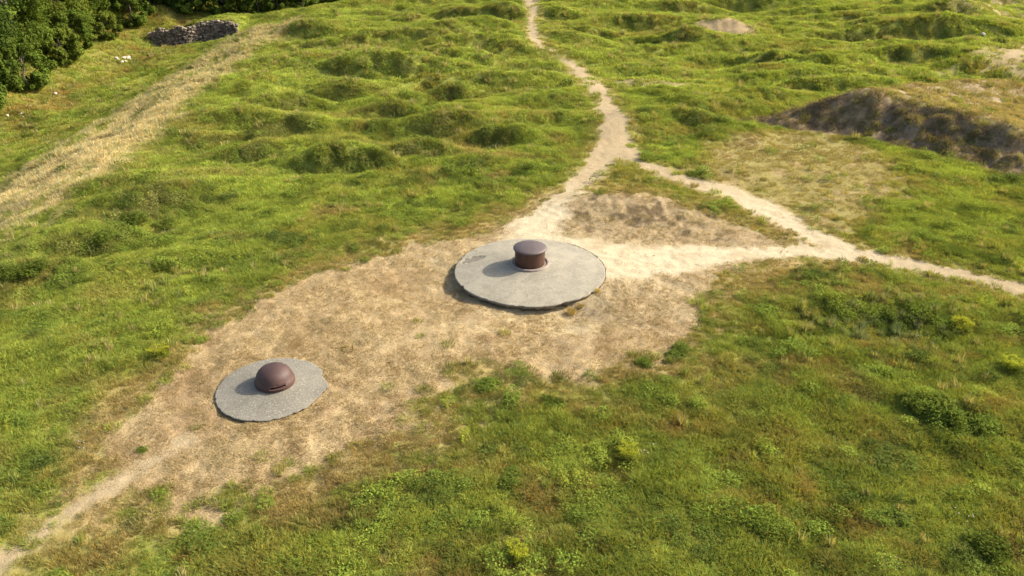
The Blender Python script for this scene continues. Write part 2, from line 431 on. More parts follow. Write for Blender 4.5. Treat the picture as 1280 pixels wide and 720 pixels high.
def umbels(r, n, rad, hgt, fs, colr):
    """leafy base with stems that carry flower heads"""
    V, Fc, T = leafy(r, 40, rad, hgt*.55, .07)
    for k in range(n):
        a = r.uniform(0, 2*pi); q = rad*math.sqrt(r.random()); x, y = q*cos(a), q*sin(a); h = hgt*r.uniform(.75, 1.1)
        b = len(V); V += [(x*.6-.004, y*.6, 0), (x*.6+.004, y*.6, 0), (x+.004, y, h), (x-.004, y, h)]; Fc.append((b, b+1, b+2, b+3)); T += [(.8, .9, .8)]*4
        for j in range(7):
            aa = r.uniform(0, 2*pi); qq = fs*1.6*math.sqrt(r.random()); cx, cy, cz = x+qq*cos(aa), y+qq*sin(aa), h+r.uniform(-.03, .03)
            b = len(V); s = fs*r.uniform(.3, .6)
            V += [(cx-s, cy, cz+r.uniform(-.3, .3)*s), (cx, cy-s, cz), (cx+s, cy, cz+r.uniform(-.3, .3)*s), (cx, cy+s, cz)]; Fc.append((b, b+1, b+2, b+3))
            f = r.uniform(.8, 1.15); T += [(colr[0]*f, colr[1]*f, colr[2]*f)]*4
    return V, Fc, T

gmat = leaf_material('grass_blades', trans=.38, up=.62)
fmat = leaf_material('far_grass_blades', trans=.36, up=.78)
lmat = leaf_material('weed_leaves', trans=.30, up=.5)
rr = random.Random(3)
P_grass = [proto('grass_tuft', *tuft(rr, 60, .24, .16, .34, .018, .7), gmat) for _ in range(5)]
P_far = [proto('far_tuft', *tuft(rr, 46, .42, .22, .42, .04, .7), fmat) for _ in range(4)]
P_short = [proto('short_tuft', *tuft(rr, 46, .22, .03, .09, .014, 1.5, .08), gmat) for _ in range(4)]
P_leaf = [proto('leafy_weed', *leafy(rr, 150, .26, .34, .058), lmat) for _ in range(4)]
P_farleaf = [proto('far_leafy', *leafy(rr, 130, .42, .42, .10), lmat) for _ in range(3)]
P_tall = [proto('tall_stem', *tuft(rr, 34, .16, .35, .62, .022, .35, .1), gmat) for _ in range(3)]
P_fl = [proto('flower_head', *umbels(rr, 9, .14, .42, .030, (1, 1, 1)), lmat) for _ in range(1)]

def white_heads(r):
    V = []; Fc = []; T = []
    for k in range(6):
        x, y, z = r.uniform(-.25, .25), r.uniform(-.25, .25), r.uniform(.26, .42); s = r.uniform(.009, .017)
        b = len(V)
        for j in range(6): V.append((x+s*cos(j*pi/3), y+s*sin(j*pi/3), z+r.uniform(-.3, .3)*s))
        Fc.append(tuple(range(b, b+6))); T += [(1, 1, 1)]*6
        b = len(V); V += [(x-.003, y, 0), (x+.003, y, 0), (x+.003, y, z), (x-.003, y, z)]; Fc.append((b, b+1, b+2, b+3)); T += [(.15, .2, .06)]*4
    return V, Fc, T
P_white = [proto('white_head', *white_heads(rr), lmat) for _ in range(3)]

def scatter(name, protos, pts, rot, scl, tint, label, cat):
    n = len(pts)
    me = bpy.data.meshes.new(name); me.vertices.add(n); me.vertices.foreach_set('co', pts.astype(np.float32).ravel())
    def at(nm, ty, arr, f):
        a = me.attributes.new(nm, ty, 'POINT'); a.data.foreach_set(f, arr.ravel())
    at('rot', 'FLOAT_VECTOR', rot.astype(np.float32), 'vector')
    at('scl', 'FLOAT_VECTOR', scl.astype(np.float32), 'vector')
    at('tint', 'FLOAT_VECTOR', tint.astype(np.float32), 'vector')
    at('pick', 'INT', rng.integers(0, len(protos), n).astype(np.int32), 'value')
    o = bpy.data.objects.new(name, me); col.objects.link(o)
    ng = bpy.data.node_groups.new(name+'_nodes', 'GeometryNodeTree')
    ng.interface.new_socket('Geometry', in_out='INPUT', socket_type='NodeSocketGeometry')
    ng.interface.new_socket('Geometry', in_out='OUTPUT', socket_type='NodeSocketGeometry')
    gi = ng.nodes.new('NodeGroupInput'); go = ng.nodes.new('NodeGroupOutput')
    ip = ng.nodes.new('GeometryNodeInstanceOnPoints'); jo = ng.nodes.new('GeometryNodeJoinGeometry')
    for p in protos:
        oi = ng.nodes.new('GeometryNodeObjectInfo'); oi.inputs['Object'].default_value = p; oi.inputs['As Instance'].default_value = True
        ng.links.new(oi.outputs['Geometry'], jo.inputs[0])
    def na(nm, ty):
        q = ng.nodes.new('GeometryNodeInputNamedAttribute'); q.data_type = ty; q.inputs['Name'].default_value = nm; return q.outputs[0]
    ng.links.new(gi.outputs[0], ip.inputs['Points']); ng.links.new(jo.outputs[0], ip.inputs['Instance'])
    ip.inputs['Pick Instance'].default_value = True
    ng.links.new(na('pick', 'INT'), ip.inputs['Instance Index'])
    e = ng.nodes.new('FunctionNodeEulerToRotation'); ng.links.new(na('rot', 'FLOAT_VECTOR'), e.inputs[0]); ng.links.new(e.outputs[0], ip.inputs['Rotation'])
    ng.links.new(na('scl', 'FLOAT_VECTOR'), ip.inputs['Scale'])
    ng.links.new(ip.outputs[0], go.inputs[0])
    md = o.modifiers.new('scatter', 'NODES'); md.node_group = ng
    o['kind'] = 'stuff'; o['label'] = label; o['category'] = cat
    return o

def sample(n, y0, y1, margin=1.22):
    """points over the ground in front of the camera, about even per square metre"""
    w0 = .64*(y0*cos(R(PITCH))+CH*sin(R(PITCH)))*margin; w1 = .64*(y1*cos(R(PITCH))+CH*sin(R(PITCH)))*margin
    out = []
    while sum(len(o) for o in out) < n:
        Y = rng.uniform(y0, y1, n); X = rng.uniform(-w1, w1, n)
        w = w0+(w1-w0)*(Y-y0)/(y1-y0); k = np.abs(X) < w
        out.append(np.stack([X[k], Y[k]], 1))
    return np.concatenate(out)[:n]
def area(y0, y1, margin=1.22):
    w = lambda y: .64*(y*cos(R(PITCH))+CH*sin(R(PITCH)))*margin
    return (w(y0)+w(y1))*(y1-y0)

BR = np.array([.320,.378,.062]); MID = np.array([.240,.280,.050]); DK = np.array([.110,.155,.032]); OL = np.array([.305,.275,.062])
TAN = np.array([.36,.26,.11]); YEL = np.array([.30,.31,.045]); GOLD = np.array([.66,.54,.28]); HEA = np.array([.165,.150,.050])
def green(x, y, Z, r):
    n = len(x)
    a = fbm(x/7, y/7, 101, 3); b = fbm(x/1.8, y/1.8, 105, 4); c = fbm(x/.6, y/.6, 109, 3); d = fbm(x/3.5, y/3.5, 113, 4)
    q = np.tile(MID, (n, 1))
    q = mixc(q, BR, ss(-.25, .55, b+.35*a+.3*c))
    q = mixc(q, OL, ss(.1, .8, d+.25*c)*.75)
    q = mixc(q, DK*.85, ss(.15, .75, fbm(x/1.3, y/1.3, 117, 4)+.2*c)*.8)
    q = mixc(q, TAN*(.9,.85,.8), ss(.15, .85, fbm(x/1.9, y/1.9, 121, 4)+.35*fbm(x/9, y/9, 123, 2)+.25*c)*.65)
    near = ss(34, 24, y)
    q = mixc(q, OL*.8, near*ss(-.4, .7, c+b)*.35)
    q = mixc(q, (.30,.17,.06), near*ss(.35, .9, fbm(x/1.1, y/1.1, 129, 4)+.3*a)*.6)
    far = ss(44, 70, y)
    q = mixc(q, BR*1.15, np.maximum(far*.5, .35*ss(-8, -16, x)))  # far grass tinted brighter, its sun backlight put into the colour; left field brighter too
    q = mixc(q, (.33,.27,.07), far*ss(.25, .8, fbm(x/5, y/3, 127, 4))*.7)
    q = mixc(q, OL*1.1, Z['bank']*ss(-.5, .3, b)*.8)
    q = mixc(q, (.30,.18,.06), Z['bank']*ss(.15, .7, d)*.7)
    q = mixc(q, GOLD, Z['gold']*ss(-.35, .25, fbm(x/1.0, y/8, 131, 4)+.5*fbm(x/3, y/9, 132, 2)+.42-.75*ss(-30, -38, x)-.35*ss(56, 42, y)))
    q = mixc(q, (.36,.28,.10), Z['mead']*.85)
    q = mixc(q, (.36,.26,.10), np.clip(Z['fringe']*1.1+Z['pfr']*.7, 0, 1)*ss(-.6, .4, b+.5*r-.1)*.9)
    q = mixc(q, (.36,.27,.12), Z['mtop']*.8)
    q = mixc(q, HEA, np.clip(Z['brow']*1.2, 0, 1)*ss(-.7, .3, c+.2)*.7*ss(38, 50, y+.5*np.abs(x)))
    q = mixc(q, HEA*1.3, Z['ero'])
    q = q*(1-.07*ss(36, 26, y))[:, None]  # near grass colour dimmed, painting in the darker foreground light
    return q*(1+.26*(r[:, None]*2-1))

def stand(x, y, amt=.95):
    """euler angles that spin each plant about its stem and stand it square on the slope"""
    e = .22; gx = (height(x+e, y)-height(x-e, y))/(2*e)*amt; gy = (height(x, y+e)-height(x, y-e))/(2*e)*amt
    n = np.stack([-gx, -gy, np.ones_like(gx)], 1); n /= np.linalg.norm(n, axis=1)[:, None]
    a = rng.uniform(0, 2*pi, len(x)); t = np.stack([np.cos(a), np.sin(a), np.zeros_like(a)], 1)
    xa = t-n*(t*n).sum(1)[:, None]; xa /= np.linalg.norm(xa, axis=1)[:, None]; ya = np.cross(n, xa)
    return np.stack([np.arctan2(ya[:, 2], n[:, 2]), -np.arcsin(np.clip(xa[:, 2], -1, 1)), np.arctan2(xa[:, 1], xa[:, 0])], 1)

SG = dict()
def layer(name, protos, n, y0, y1, prob, size, tintf, label, cat, margin=1.22):
    P = sample(n, y0, y1, margin); x, y = P[:, 0], P[:, 1]
    Z = zones(x, y); r = rng.random(n)
    keep = rng.random(n) < prob(x, y, Z)
    keep &= np.hypot(x-SLAB[0], y-SLAB[1]) > SLAB_R+.02-.12*rng.random(n)*(P[:, 1] > 30)
    keep &= np.hypot(x-SLAB2[0], y-SLAB2[1]) > SLAB2_R*(.90+.1*rng.random(n))
    keep &= ~((x > -45) & (x < -34) & (np.abs(y-wall_line(x)) < .9))
    x, y, r = x[keep], y[keep], r[keep]; Z = {k: v[keep] for k, v in Z.items()}
    z = height(x, y)
    s = size(x, y, Z, rng.random(len(x)))
    rot = stand(x, y)
    t = tintf(x, y, Z, r)
    return np.stack([x, y, z], 1), rot, s, np.clip(t, .004, .95)

def merge(*a): return [np.concatenate(q) for q in zip(*a)]
def sc3(s, h): return np.stack([s, s, h], 1)

def vegprob(lo=0.0):
    def f(x, y, Z):
        p = 1-np.clip(Z['sand']*1.0+Z['dry']*.998+Z['lens']+Z['mead']*.86+Z['ero']*.9+Z['mtop']*.75+Z['spot']*1.1, 0, 1)
        p = p*(1-.55*Z['fringe']*ss(-.4, .6, Z['n1']+.2))*(1-.65*Z['pfr'])
        return np.maximum(p, lo)
    return f
def gsize(x, y, Z, r):
    lump = ss(-.5, .7, fbm(x/1.5, y/1.5, 141, 3))
    short = 1-.45*Z['fringe']-.4*Z['pfr']-.35*Z['mead']
    s = (.75+.5*r)*np.clip(short, .35, 1)
    return sc3(s, s*(.55+.35*lump)*(1+.35*Z['gold']))
A = area
near = layer('', P_grass, int(A(13, 42)*36), 13, 42, vegprob(), gsize, green, '', '')
mid = layer('', P_grass, int(A(42, 66)*17), 42, 66, vegprob(), lambda x, y, Z, r: gsize(x, y, Z, r)*1.25, green, '', '')
a, b, c, d = merge(near, mid)
scatter('grass', P_grass, a, b, c, d, 'green and olive meadow grass round the worn ground', 'grass')
a, b, c, d = layer('', P_far, int(A(66, 150, 1.4)*6.0), 66, 150, vegprob(), gsize, green, '', '', 1.4)
scatter('far_grass', P_far, a, b, c, d, 'grass over the shell holes towards the far edge', 'grass')

# leafy weeds: patches
def wprob(sc, th, seed):
    g = vegprob()
    def f(x, y, Z):
        n = fbm(x/sc, y/sc, seed, 4)
        return g(x, y, Z)*np.clip(ss(th+.05, th+.45, n)*.7+Z['brow']*.6*ss(38, 50, y+.5*np.abs(x))+.03, 0, 1)*(1-.8*Z['gold'])*(1-.6*Z['fringe'])
    return f
def wtint(x, y, Z, r):
    n = fbm(x/2.3, y/2.3, 161, 3); q = np.tile(np.array([.160,.210,.032]), (len(x), 1))
    q = mixc(q, (.20,.24,.035), ss(0, .6, n)); q = mixc(q, (.085,.112,.024), ss(.1, .7, -n))
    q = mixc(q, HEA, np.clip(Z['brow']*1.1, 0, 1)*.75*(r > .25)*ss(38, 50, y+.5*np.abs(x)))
    return q*(.8+.45*r[:, None])
def wsize(x, y, Z, r):
    s = .6+.7*r; return sc3(s*1.05, s*(.6+.6*ss(-.3, .7, fbm(x/1.2, y/1.2, 165, 3))))
l1 = layer('', P_leaf, int(A(13, 42)*13), 13, 42, wprob(1.5, .18, 151), wsize, wtint, '', '')
l2 = layer('', P_leaf, int(A(42, 66)*9), 42, 66, wprob(2.5, .4, 153), lambda x, y, Z, r: wsize(x, y, Z, r)*1.3, wtint, '', '')
a, b, c, d = merge(l1, l2)
scatter('leafy_weeds', P_leaf, a, b, c, d, 'dark leafy weeds growing in patches through the grass', 'weeds')
a, b, c, d = layer('', P_farleaf, int(A(66, 150)*2.2), 66, 150, wprob(3.5, .5, 155), wsize, wtint, '', '')
scatter('low_scrub', P_farleaf, a, b, c, d, 'dark heathery scrub on the brows of far hummocks', 'scrub')

# short straw on the worn ground
def sprob(x, y, Z):
    return np.clip(np.clip(Z['dry']+Z['fringe']*.6+Z['mead']*.9+Z['mtop']*.7+Z['pfr']*.5, 0, 1)*(1-.93*Z['sand'])*(1-.2*Z['lens'])*(1-Z['ero'])*ss(-.8, .2, Z['n1']+.3)+Z['ero']*.8, 0, 1)
def stint(x, y, Z, r):
    n = fbm(x/1.1, y/1.1, 171, 4); q = np.tile(np.array([.36,.265,.13]), (len(x), 1))
    q = mixc(q, (.34,.24,.115), ss(0, .7, n)); q = mixc(q, (.42,.335,.18), ss(.1, .7, -n))
    q = mixc(q, (.31,.245,.09), Z['mead']*.8); q = mixc(q, (.24,.21,.06), Z['fringe']*.6*(r > .4)); q = mixc(q, (.26,.20,.08), (r > .8)*.7)
    q = mixc(q, (.26,.20,.125), Z['ero']); q = mixc(q, (.15,.115,.07), Z['ero']*(r > .5))
    return q*(.85+.3*r[:, None])
a1 = layer('', P_short, int(A(17, 48)*26), 17, 48, sprob, lambda x, y, Z, r: sc3(.7+.6*r, (.4+.6*r)*(.6+.6*Z['fringe']+.4*ss(31, 22, y))), stint, '', '', 1.15)
a2 = layer('', P_short, int(A(48, 70)*8), 48, 70, sprob, lambda x, y, Z, r: sc3(1.2+.6*r, (1.0+.8*r)*(1+1.3*Z['ero'])), stint, '', '', 1.15)
a, b, c, d = merge(a1, a2)
scatter('dry_grass', P_short, a, b, c, d, 'short straw-coloured grass on the trodden ground', 'dry grass')

# tall pale stems
def tprob(x, y, Z):
    g = vegprob()(x, y, Z); n = fbm(x/2.2, y/2.2, 181, 4)
    X, Y = 14.5, 28.0
    mug = np.exp(-((x-15)/3.0)**2-((y-28.3)/2.0)**2)
    return g*np.clip(ss(.35, .8, n)*.5+.03+.9*mug+.35*Z['gold'], 0, 1)*(1-.8*Z['fringe'])
def ttint(x, y, Z, r):
    q = np.tile(np.array([.27,.29,.07]), (len(x), 1)); q = mixc(q, (.33,.27,.11), (r > .5)*.8); q = mixc(q, (.50,.41,.20), Z['gold'])
    mug = np.exp(-((x-15)/3.0)**2-((y-28.3)/2.0)**2)
    q = mixc(q, (.13,.16,.085), mug)
    return q*(.8+.4*r[:, None])
a1 = layer('', P_tall, int(A(13, 48)*6), 13, 48, tprob, lambda x, y, Z, r: sc3(.6+.5*r, .6+.5*r), ttint, '', '')
a2 = layer('', P_tall, int(A(48, 105)*3.5), 48, 105, tprob, lambda x, y, Z, r: sc3(1.3+.6*r, .9+.5*r), ttint, '', '')
a, b, c, d = merge(a1, a2)
scatter('tall_grass', P_tall, a, b, c, d, 'tall pale seeding grass stems standing in the meadow', 'tall grass')

# yellow-green flowering weeds and small white flowers, in loose drifts
def fprob(x, y, Z):
    return vegprob()(x, y, Z)*(ss(.42, .8, fbm(x/2.0, y/2.0, 191, 4))*.45+.010)*(1-.8*Z['gold'])
a1 = layer('', P_fl, int(A(13, 50)*1.6), 13, 50, fprob, lambda x, y, Z, r: sc3(.8+.6*r, .7+.5*r), lambda x, y, Z, r: np.tile(YEL, (len(x), 1))*(.75+.4*r[:, None]), '', '')
scatter('yellow_wildflowers', P_fl, *a1, 'small yellow-green flower heads drifting through the meadow', 'wildflowers')
def whp(x, y, Z):
    return vegprob()(x, y, Z)*(ss(.45, .8, fbm(x/2.6, y/2.6, 195, 4))*.22+.015)
a1 = layer('', P_white, int(A(13, 60)*.55), 13, 60, whp, lambda x, y, Z, r: sc3(.8+.6*r, .9+.4*r), lambda x, y, Z, r: np.full((len(x), 3), .6), '', '')
scatter('white_wildflowers', P_white, *a1, 'tiny white flower heads dotted through the grass', 'wildflowers')

# ------------------------------------------------------------------ mesh helpers for things
def obj(name, bm, m, parent=None, loc=(0, 0, 0), smooth=True):
    me = bpy.data.meshes.new(name); bm.normal_update(); bm.to_mesh(me); bm.free()
    if smooth: me.polygons.foreach_set('use_smooth', [True]*len(me.polygons))
    if m: me.materials.append(m)
    o = bpy.data.objects.new(name, me); col.objects.link(o); o.location = loc
    if parent: o.parent = parent
    return o
def empty(name, label, cat, loc, rz=0, group=None):
    o = bpy.data.objects.new(name, None); col.objects.link(o); o.location = loc; o.rotation_euler = (0, 0, rz)
    o.empty_display_size = .2; o['label'] = label; o['category'] = cat
    if group: o['group'] = group
    return o
def tag(o, label, cat, group=None):
    o['label'] = label; o['category'] = cat
    if group: o['group'] = group
def lathe(prof, n=96, wob=None):
    bm = bmesh.new(); rings = []
    for r, z in prof:
        if r < 1e-5: rings.append([bm.verts.new((0, 0, z))]); continue
        rings.append([bm.verts.new((r*cos(2*pi*i/n)*(1+(wob(i/n) if wob else 0)), r*sin(2*pi*i/n)*(1+(wob(i/n) if wob else 0)), z)) for i in range(n)])
    for a, b in zip(rings[:-1], rings[1:]):
        for i in range(n):
            j = (i+1) % n
            if len(a) == 1 and len(b) == 1: break
            if len(a) == 1: bm.faces.new((a[0], b[j], b[i]))
            elif len(b) == 1: bm.faces.new((a[i], a[j], b[0]))
            else: bm.faces.new((a[i], a[j], b[j], b[i]))
    bmesh.ops.recalc_face_normals(bm, faces=bm.faces)
    return bm

def concrete_material(name, base, speck, dark):
    m, nt, ns, L = mat(name)
    out = N(nt, 'ShaderNodeOutputMaterial'); bs = N(nt, 'ShaderNodeBsdfPrincipled'); bs.inputs['Roughness'].default_value = .92
    L.new(bs.outputs[0], out.inputs[0]); tc = N(nt, 'ShaderNodeTexCoord').outputs['Object']
    c = mixrgb(nt, mrange(nt, noise(nt, tc, .8, 7, .7, .6).outputs[0], .38, .62, 0, 1), base, tuple(v*.72 for v in base))
    c = mixrgb(nt, mrange(nt, noise(nt, tc, 2.6, 8, .75).outputs[0], .48, .68, 0, .8), c, dark)
    c = mixrgb(nt, mrange(nt, noise(nt, tc, 17, 4, .85).outputs[0], .53, .66, 0, speck), c, (.50,.46,.37))
    c = mixrgb(nt, mrange(nt, noise(nt, tc, 13, 6, .8).outputs[0], .55, .72, 0, .75), c, (.17,.15,.12))
    at = N(nt, 'ShaderNodeAttribute', attribute_name='broken').outputs['Fac']
    c = mixrgb(nt, at, c, (.085,.07,.052))
    L.new(c, bs.inputs['Base Color'])
    bp = N(nt, 'ShaderNodeBump'); bp.inputs['Strength'].default_value = .5; bp.inputs['Distance'].default_value = .03
    L.new(noise(nt, tc, 14, 8, .8).outputs[0], bp.inputs['Height']); L.new(bp.outputs[0], bs.inputs['Normal'])
    return m
def rust_material(name, base, light, dark, rough, metal=.35):
    m, nt, ns, L = mat(name)
    out = N(nt, 'ShaderNodeOutputMaterial'); bs = N(nt, 'ShaderNodeBsdfPrincipled'); bs.inputs['Roughness'].default_value = rough; bs.inputs['Metallic'].default_value = metal
    L.new(bs.outputs[0], out.inputs[0]); tc = N(nt, 'ShaderNodeTexCoord').outputs['Object']
    c = mixrgb(nt, mrange(nt, noise(nt, tc, 2.2, 7, .7).outputs[0], .35, .65, 0, 1), base, light)
    mp = N(nt, 'ShaderNodeMapping'); mp.inputs['Scale'].default_value = (9, 9, 1.2); L.new(tc, mp.inputs[0])
    c = mixrgb(nt, mrange(nt, noise(nt, mp.outputs[0], 1.2, 5, .7).outputs[0], .5, .72, 0, .7), c, dark)
    L.new(c, bs.inputs['Base Color'])
    bp = N(nt, 'ShaderNodeBump'); bp.inputs['Strength'].default_value = .35; bp.inputs['Distance'].default_value = .015
    L.new(noise(nt, tc, 30, 6, .7).outputs[0], bp.inputs['Height']); L.new(bp.outputs[0], bs.inputs['Normal'])
    return m

def slab(name, R0, rise, thick, ragged, spall, m, r_in, bite=None, seed=0, chips=.05, lip=.06):
    """shallow cone of cast concrete with a chipped rim; spall = list of (angle, radius, half-length, half-width)"""
    rq = np.random.default_rng(seed); n = 420
    th = np.arange(n)*2*pi/n
    edge = np.ones(n)
    for k in range(2, 60): edge += ragged*rq.normal()/k**1.15*np.cos(k*th+rq.uniform(0, 7))
    cn = np.abs(vn(th*R0*3.1+seed*7, th*0+seed, 5))*.6+np.abs(vn(th*R0*8, th*0+seed, 6))*.4
    chip = np.clip(cn-.42, 0, 1)*chips
    edge -= chip
    if bite is not None: edge -= bite(th)
    bm = bmesh.new(); rings = []; rad = np.concatenate([np.linspace(r_in, R0*.8, 34), np.linspace(R0*.81, R0*.985, 34), [R0*.996]])
    broken = []
    for r in rad:
        f = (r-r_in)/(R0-r_in); ring = []
        for i in range(n):
            e = 1+(edge[i]-1)*f**6
            x, y = r*e*cos(th[i]), r*e*sin(th[i])
            z = rise*(1-f)+.012*math.sin(x*1.3+1)*math.cos(y*1.1); br = 0
            for sa, sr, sl, sw in spall:
                cx, cy = sr*cos(sa), sr*sin(sa); u = (x-cx)*math.sin(.5)*0+(x-cx); v = (y-cy)
                u, v = u*cos(.45)+v*sin(.45), -u*sin(.45)+v*cos(.45)
                q = (u/sl)**2+(v/sw)**2+.35*math.sin(u*17+v*9)*math.cos(v*23)
                if q < 1: z -= .045*min(1, (1-q)*4); br = max(br, min(1, (1-q)*1.5)*(.6+.4*(abs(q-.8) < .22)))
            if r > R0*.99: z -= .012; br = max(br, .25)
            ring.append(bm.verts.new((x, y, z))); broken.append(br)
        rings.append(ring)
    ring = []
    for i in range(n):  # side: rough underside
        e = edge[i]*(1-.004-chip[i]*.25); ring.append(bm.verts.new((R0*e*cos(th[i]), R0*e*sin(th[i]), -lip*(1+.35*math.sin(i*.9)*math.sin(i*.37))))); broken.append(.45)
    rings.append(ring); ring = []
    for i in range(n):
        e = edge[i]*(.925+.03*math.sin(i*.7)*math.sin(i*.23)); ring.append(bm.verts.new((R0*e*cos(th[i]), R0*e*sin(th[i]), -thick*(1+.12*math.sin(i*.31))))); broken.append(.8)
    rings.append(ring)
    rings.append([bm.verts.new((R0*.7*cos(t), R0*.7*sin(t), -thick)) for t in th]); broken += [.8]*n
    for a, b in zip(rings[:-1], rings[1:]):
        for i in range(n):
            j = (i+1) % n; bm.faces.new((a[i], b[i], b[j], a[j]))
    o = obj(name, bm, m)
    at = o.data.attributes.new('broken', 'FLOAT', 'POINT'); at.data.foreach_set('value', np.array(broken, dtype=np.float32))
    return o

# --- turret slab
conc = concrete_material('weathered_concrete', (.268,.238,.168), .5, (.155,.135,.093))
conc2 = concrete_material('speckled_concrete', (.175,.158,.118), .62, (.12,.108,.08))
SZ = .11
s1 = slab('concrete_slab', SLAB_R, .37, .34, .004, [(math.atan2(.95, -2.75), 2.85, .62, .30)], conc, .55, seed=2, chips=.045,
          bite=lambda t: .022*np.exp(-((t-(-1.12+2*pi))/.13)**2)+.010*np.exp(-((t-(-2.05+2*pi))/.05)**2))
s1.location = (SLAB[0], SLAB[1], SZ)
tag(s1, 'large round pale concrete slab around the steel turret, with a chipped rim', 'concrete slab')
# support below slab
mm_ = lathe([(2.95, -.75), (2.95, -.30)], 80)
f = obj('footing', mm_, concrete_material('rubble_concrete', (.16,.14,.11), .3, (.08,.07,.055)), s1)
# --- turret
T0 = empty('gun_turret', 'dark rusty cylindrical steel turret with a domed cap on the big slab', 'turret', (SLAB[0], SLAB[1], SZ+.355))
rust_d = rust_material('dark_rust', (.065,.032,.022), (.10,.046,.028), (.028,.017,.014), .55)
steel = rust_material('weathered_steel', (.085,.064,.060), (.12,.088,.080), (.06,.045,.042), .58, .3)
ringm = rust_material('collar_iron', (.20,.155,.13), (.26,.21,.17), (.12,.09,.075), .7, .2)
obj('turret_body', lathe([(.69, -.25), (.69, .0), (.69, .12), (.69, .64), (.70, .69), (.70, .74)], 96), rust_d, T0)
obj('cap', lathe([(.60, .70), (.745, .715), (.762, .735), (.765, .775), (.750, .80), (.725, .815), (.60, .86), (.45, .897), (.30, .920), (.15, .933), (0, .937)], 96), steel, T0)
obj('collar', lathe([(.765, -.12), (.77, .02), (.78, .045), (.81, .06), (.88, .058), (.905, .045), (.915, .0), (.915, -.06)], 96), ringm, T0)

# --- small slab and cupola
z2 = hz(*SLAB2)
def bite2(t):
    return .05*np.exp(-((t-.42)/.16)**2)+.045*np.exp(-((t-(-.42+2*pi))/.26)**2)-.045*np.exp(-((t-.02)/.14)**2)-.045*np.exp(-((t-2*pi)/.14)**2)+.03*np.exp(-((t-(-.95+2*pi))/.2)**2)
s2 = slab('concrete_slab', SLAB2_R, .17, .16, .012, [], conc2, .40, seed=5, chips=.07, lip=.045, bite=bite2)
s2.location = (SLAB2[0], SLAB2[1], z2+.07)
tag(s2, 'smaller speckled grey concrete slab under the domed cupola, ragged on its right side', 'concrete slab')
D0 = empty('observation_cupola', 'rusty brown steel dome with a narrow slit in the middle of the smaller slab', 'cupola', (SLAB2[0]+.12, SLAB2[1]+.12, z2+.20))
rust_b = rust_material('brown_rust', (.048,.024,.020), (.078,.036,.026), (.022,.014,.013), .62, .1)
def dome():
    prof = [(.69, -.1), (.70, .02), (.705, .08), (.70, .17), (.665, .235), (.635, .29), (.605, .40), (.55, .49), (.46, .575), (.34, .64), (.20, .68), (.09, .695), (0, .698)]
    bm = lathe(prof, 96)
    # cut the slit: remove faces of one band over an arc, the recess part sits behind
    kill = []
    for f in bm.faces:
        c = f.calc_center_median(); a = math.degrees(math.atan2(c.y, c.x))
        if .17 < c.z < .245 and -86 < a < -40: kill.append(f)
    bmesh.ops.delete(bm, geom=kill, context='FACES')
    return bm
dm = obj('dome', dome(), rust_b, D0)
md = dm.modifiers.new('shell', 'SOLIDIFY'); md.thickness = .07; md.offset = -1
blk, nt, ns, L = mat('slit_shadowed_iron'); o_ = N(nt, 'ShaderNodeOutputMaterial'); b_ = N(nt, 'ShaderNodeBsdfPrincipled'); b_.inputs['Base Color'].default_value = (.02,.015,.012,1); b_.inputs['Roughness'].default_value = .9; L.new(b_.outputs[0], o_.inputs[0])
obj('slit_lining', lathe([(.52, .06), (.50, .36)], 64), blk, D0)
bm = bmesh.new()   # lip below and hood above the slit
for (r0, r1, za, zb, a0, a1) in ((.68, .755, .135, .170, -90, -42), (.625, .69, .238, .262, -86, -40)):
    prev = None
    for i in range(13):
        a = R(a0+(a1-a0)*i/12); q = [bm.verts.new((r*cos(a), r*sin(a), z)) for r, z in ((r0, za), (r1, za+.005), (r1, zb-.008), (r0, zb))]
        if prev:
            for k in range(4): bm.faces.new((prev[k], q[k], q[(k+1) % 4], prev[(k+1) % 4]))
        else: bm.faces.new(q[::-1])
        prev = q
    bm.faces.new(prev)
obj('slit_frame', bm, rust_b, D0, smooth=False)

# ------------------------------------------------------------------ ruined stone wall
def rock_material(name, a, b, c):
    m, nt, ns, L = mat(name)
    out = N(nt, 'ShaderNodeOutputMaterial'); bs = N(nt, 'ShaderNodeBsdfPrincipled'); bs.inputs['Roughness'].default_value = .95
    L.new(bs.outputs[0], out.inputs[0]); tc = N(nt, 'ShaderNodeTexCoord').outputs['Object']
    q = mixrgb(nt, mrange(nt, noise(nt, tc, 1.6, 6, .7).outputs[0], .35, .65, 0, 1), a, b)
    q = mixrgb(nt, mrange(nt, noise(nt, tc, 5, 6, .8).outputs[0], .58, .7, 0, .9), q, c)
    at = N(nt, 'ShaderNodeAttribute', attribute_name='tone').outputs['Color']
    mx = N(nt, 'ShaderNodeVectorMath', operation='MULTIPLY'); L.new(q, mx.inputs[0]); L.new(at, mx.inputs[1])
    L.new(mx.outputs[0], bs.inputs['Base Color'])
    bp = N(nt, 'ShaderNodeBump'); bp.inputs['Strength'].default_value = .7; bp.inputs['Distance'].default_value = .08
    L.new(noise(nt, tc, 6, 6, .7).outputs[0], bp.inputs['Height']); L.new(bp.outputs[0], bs.inputs['Normal'])
    return m
rockm = rock_material('dark_masonry', (.17,.135,.10), (.24,.19,.14), (.36,.31,.24))
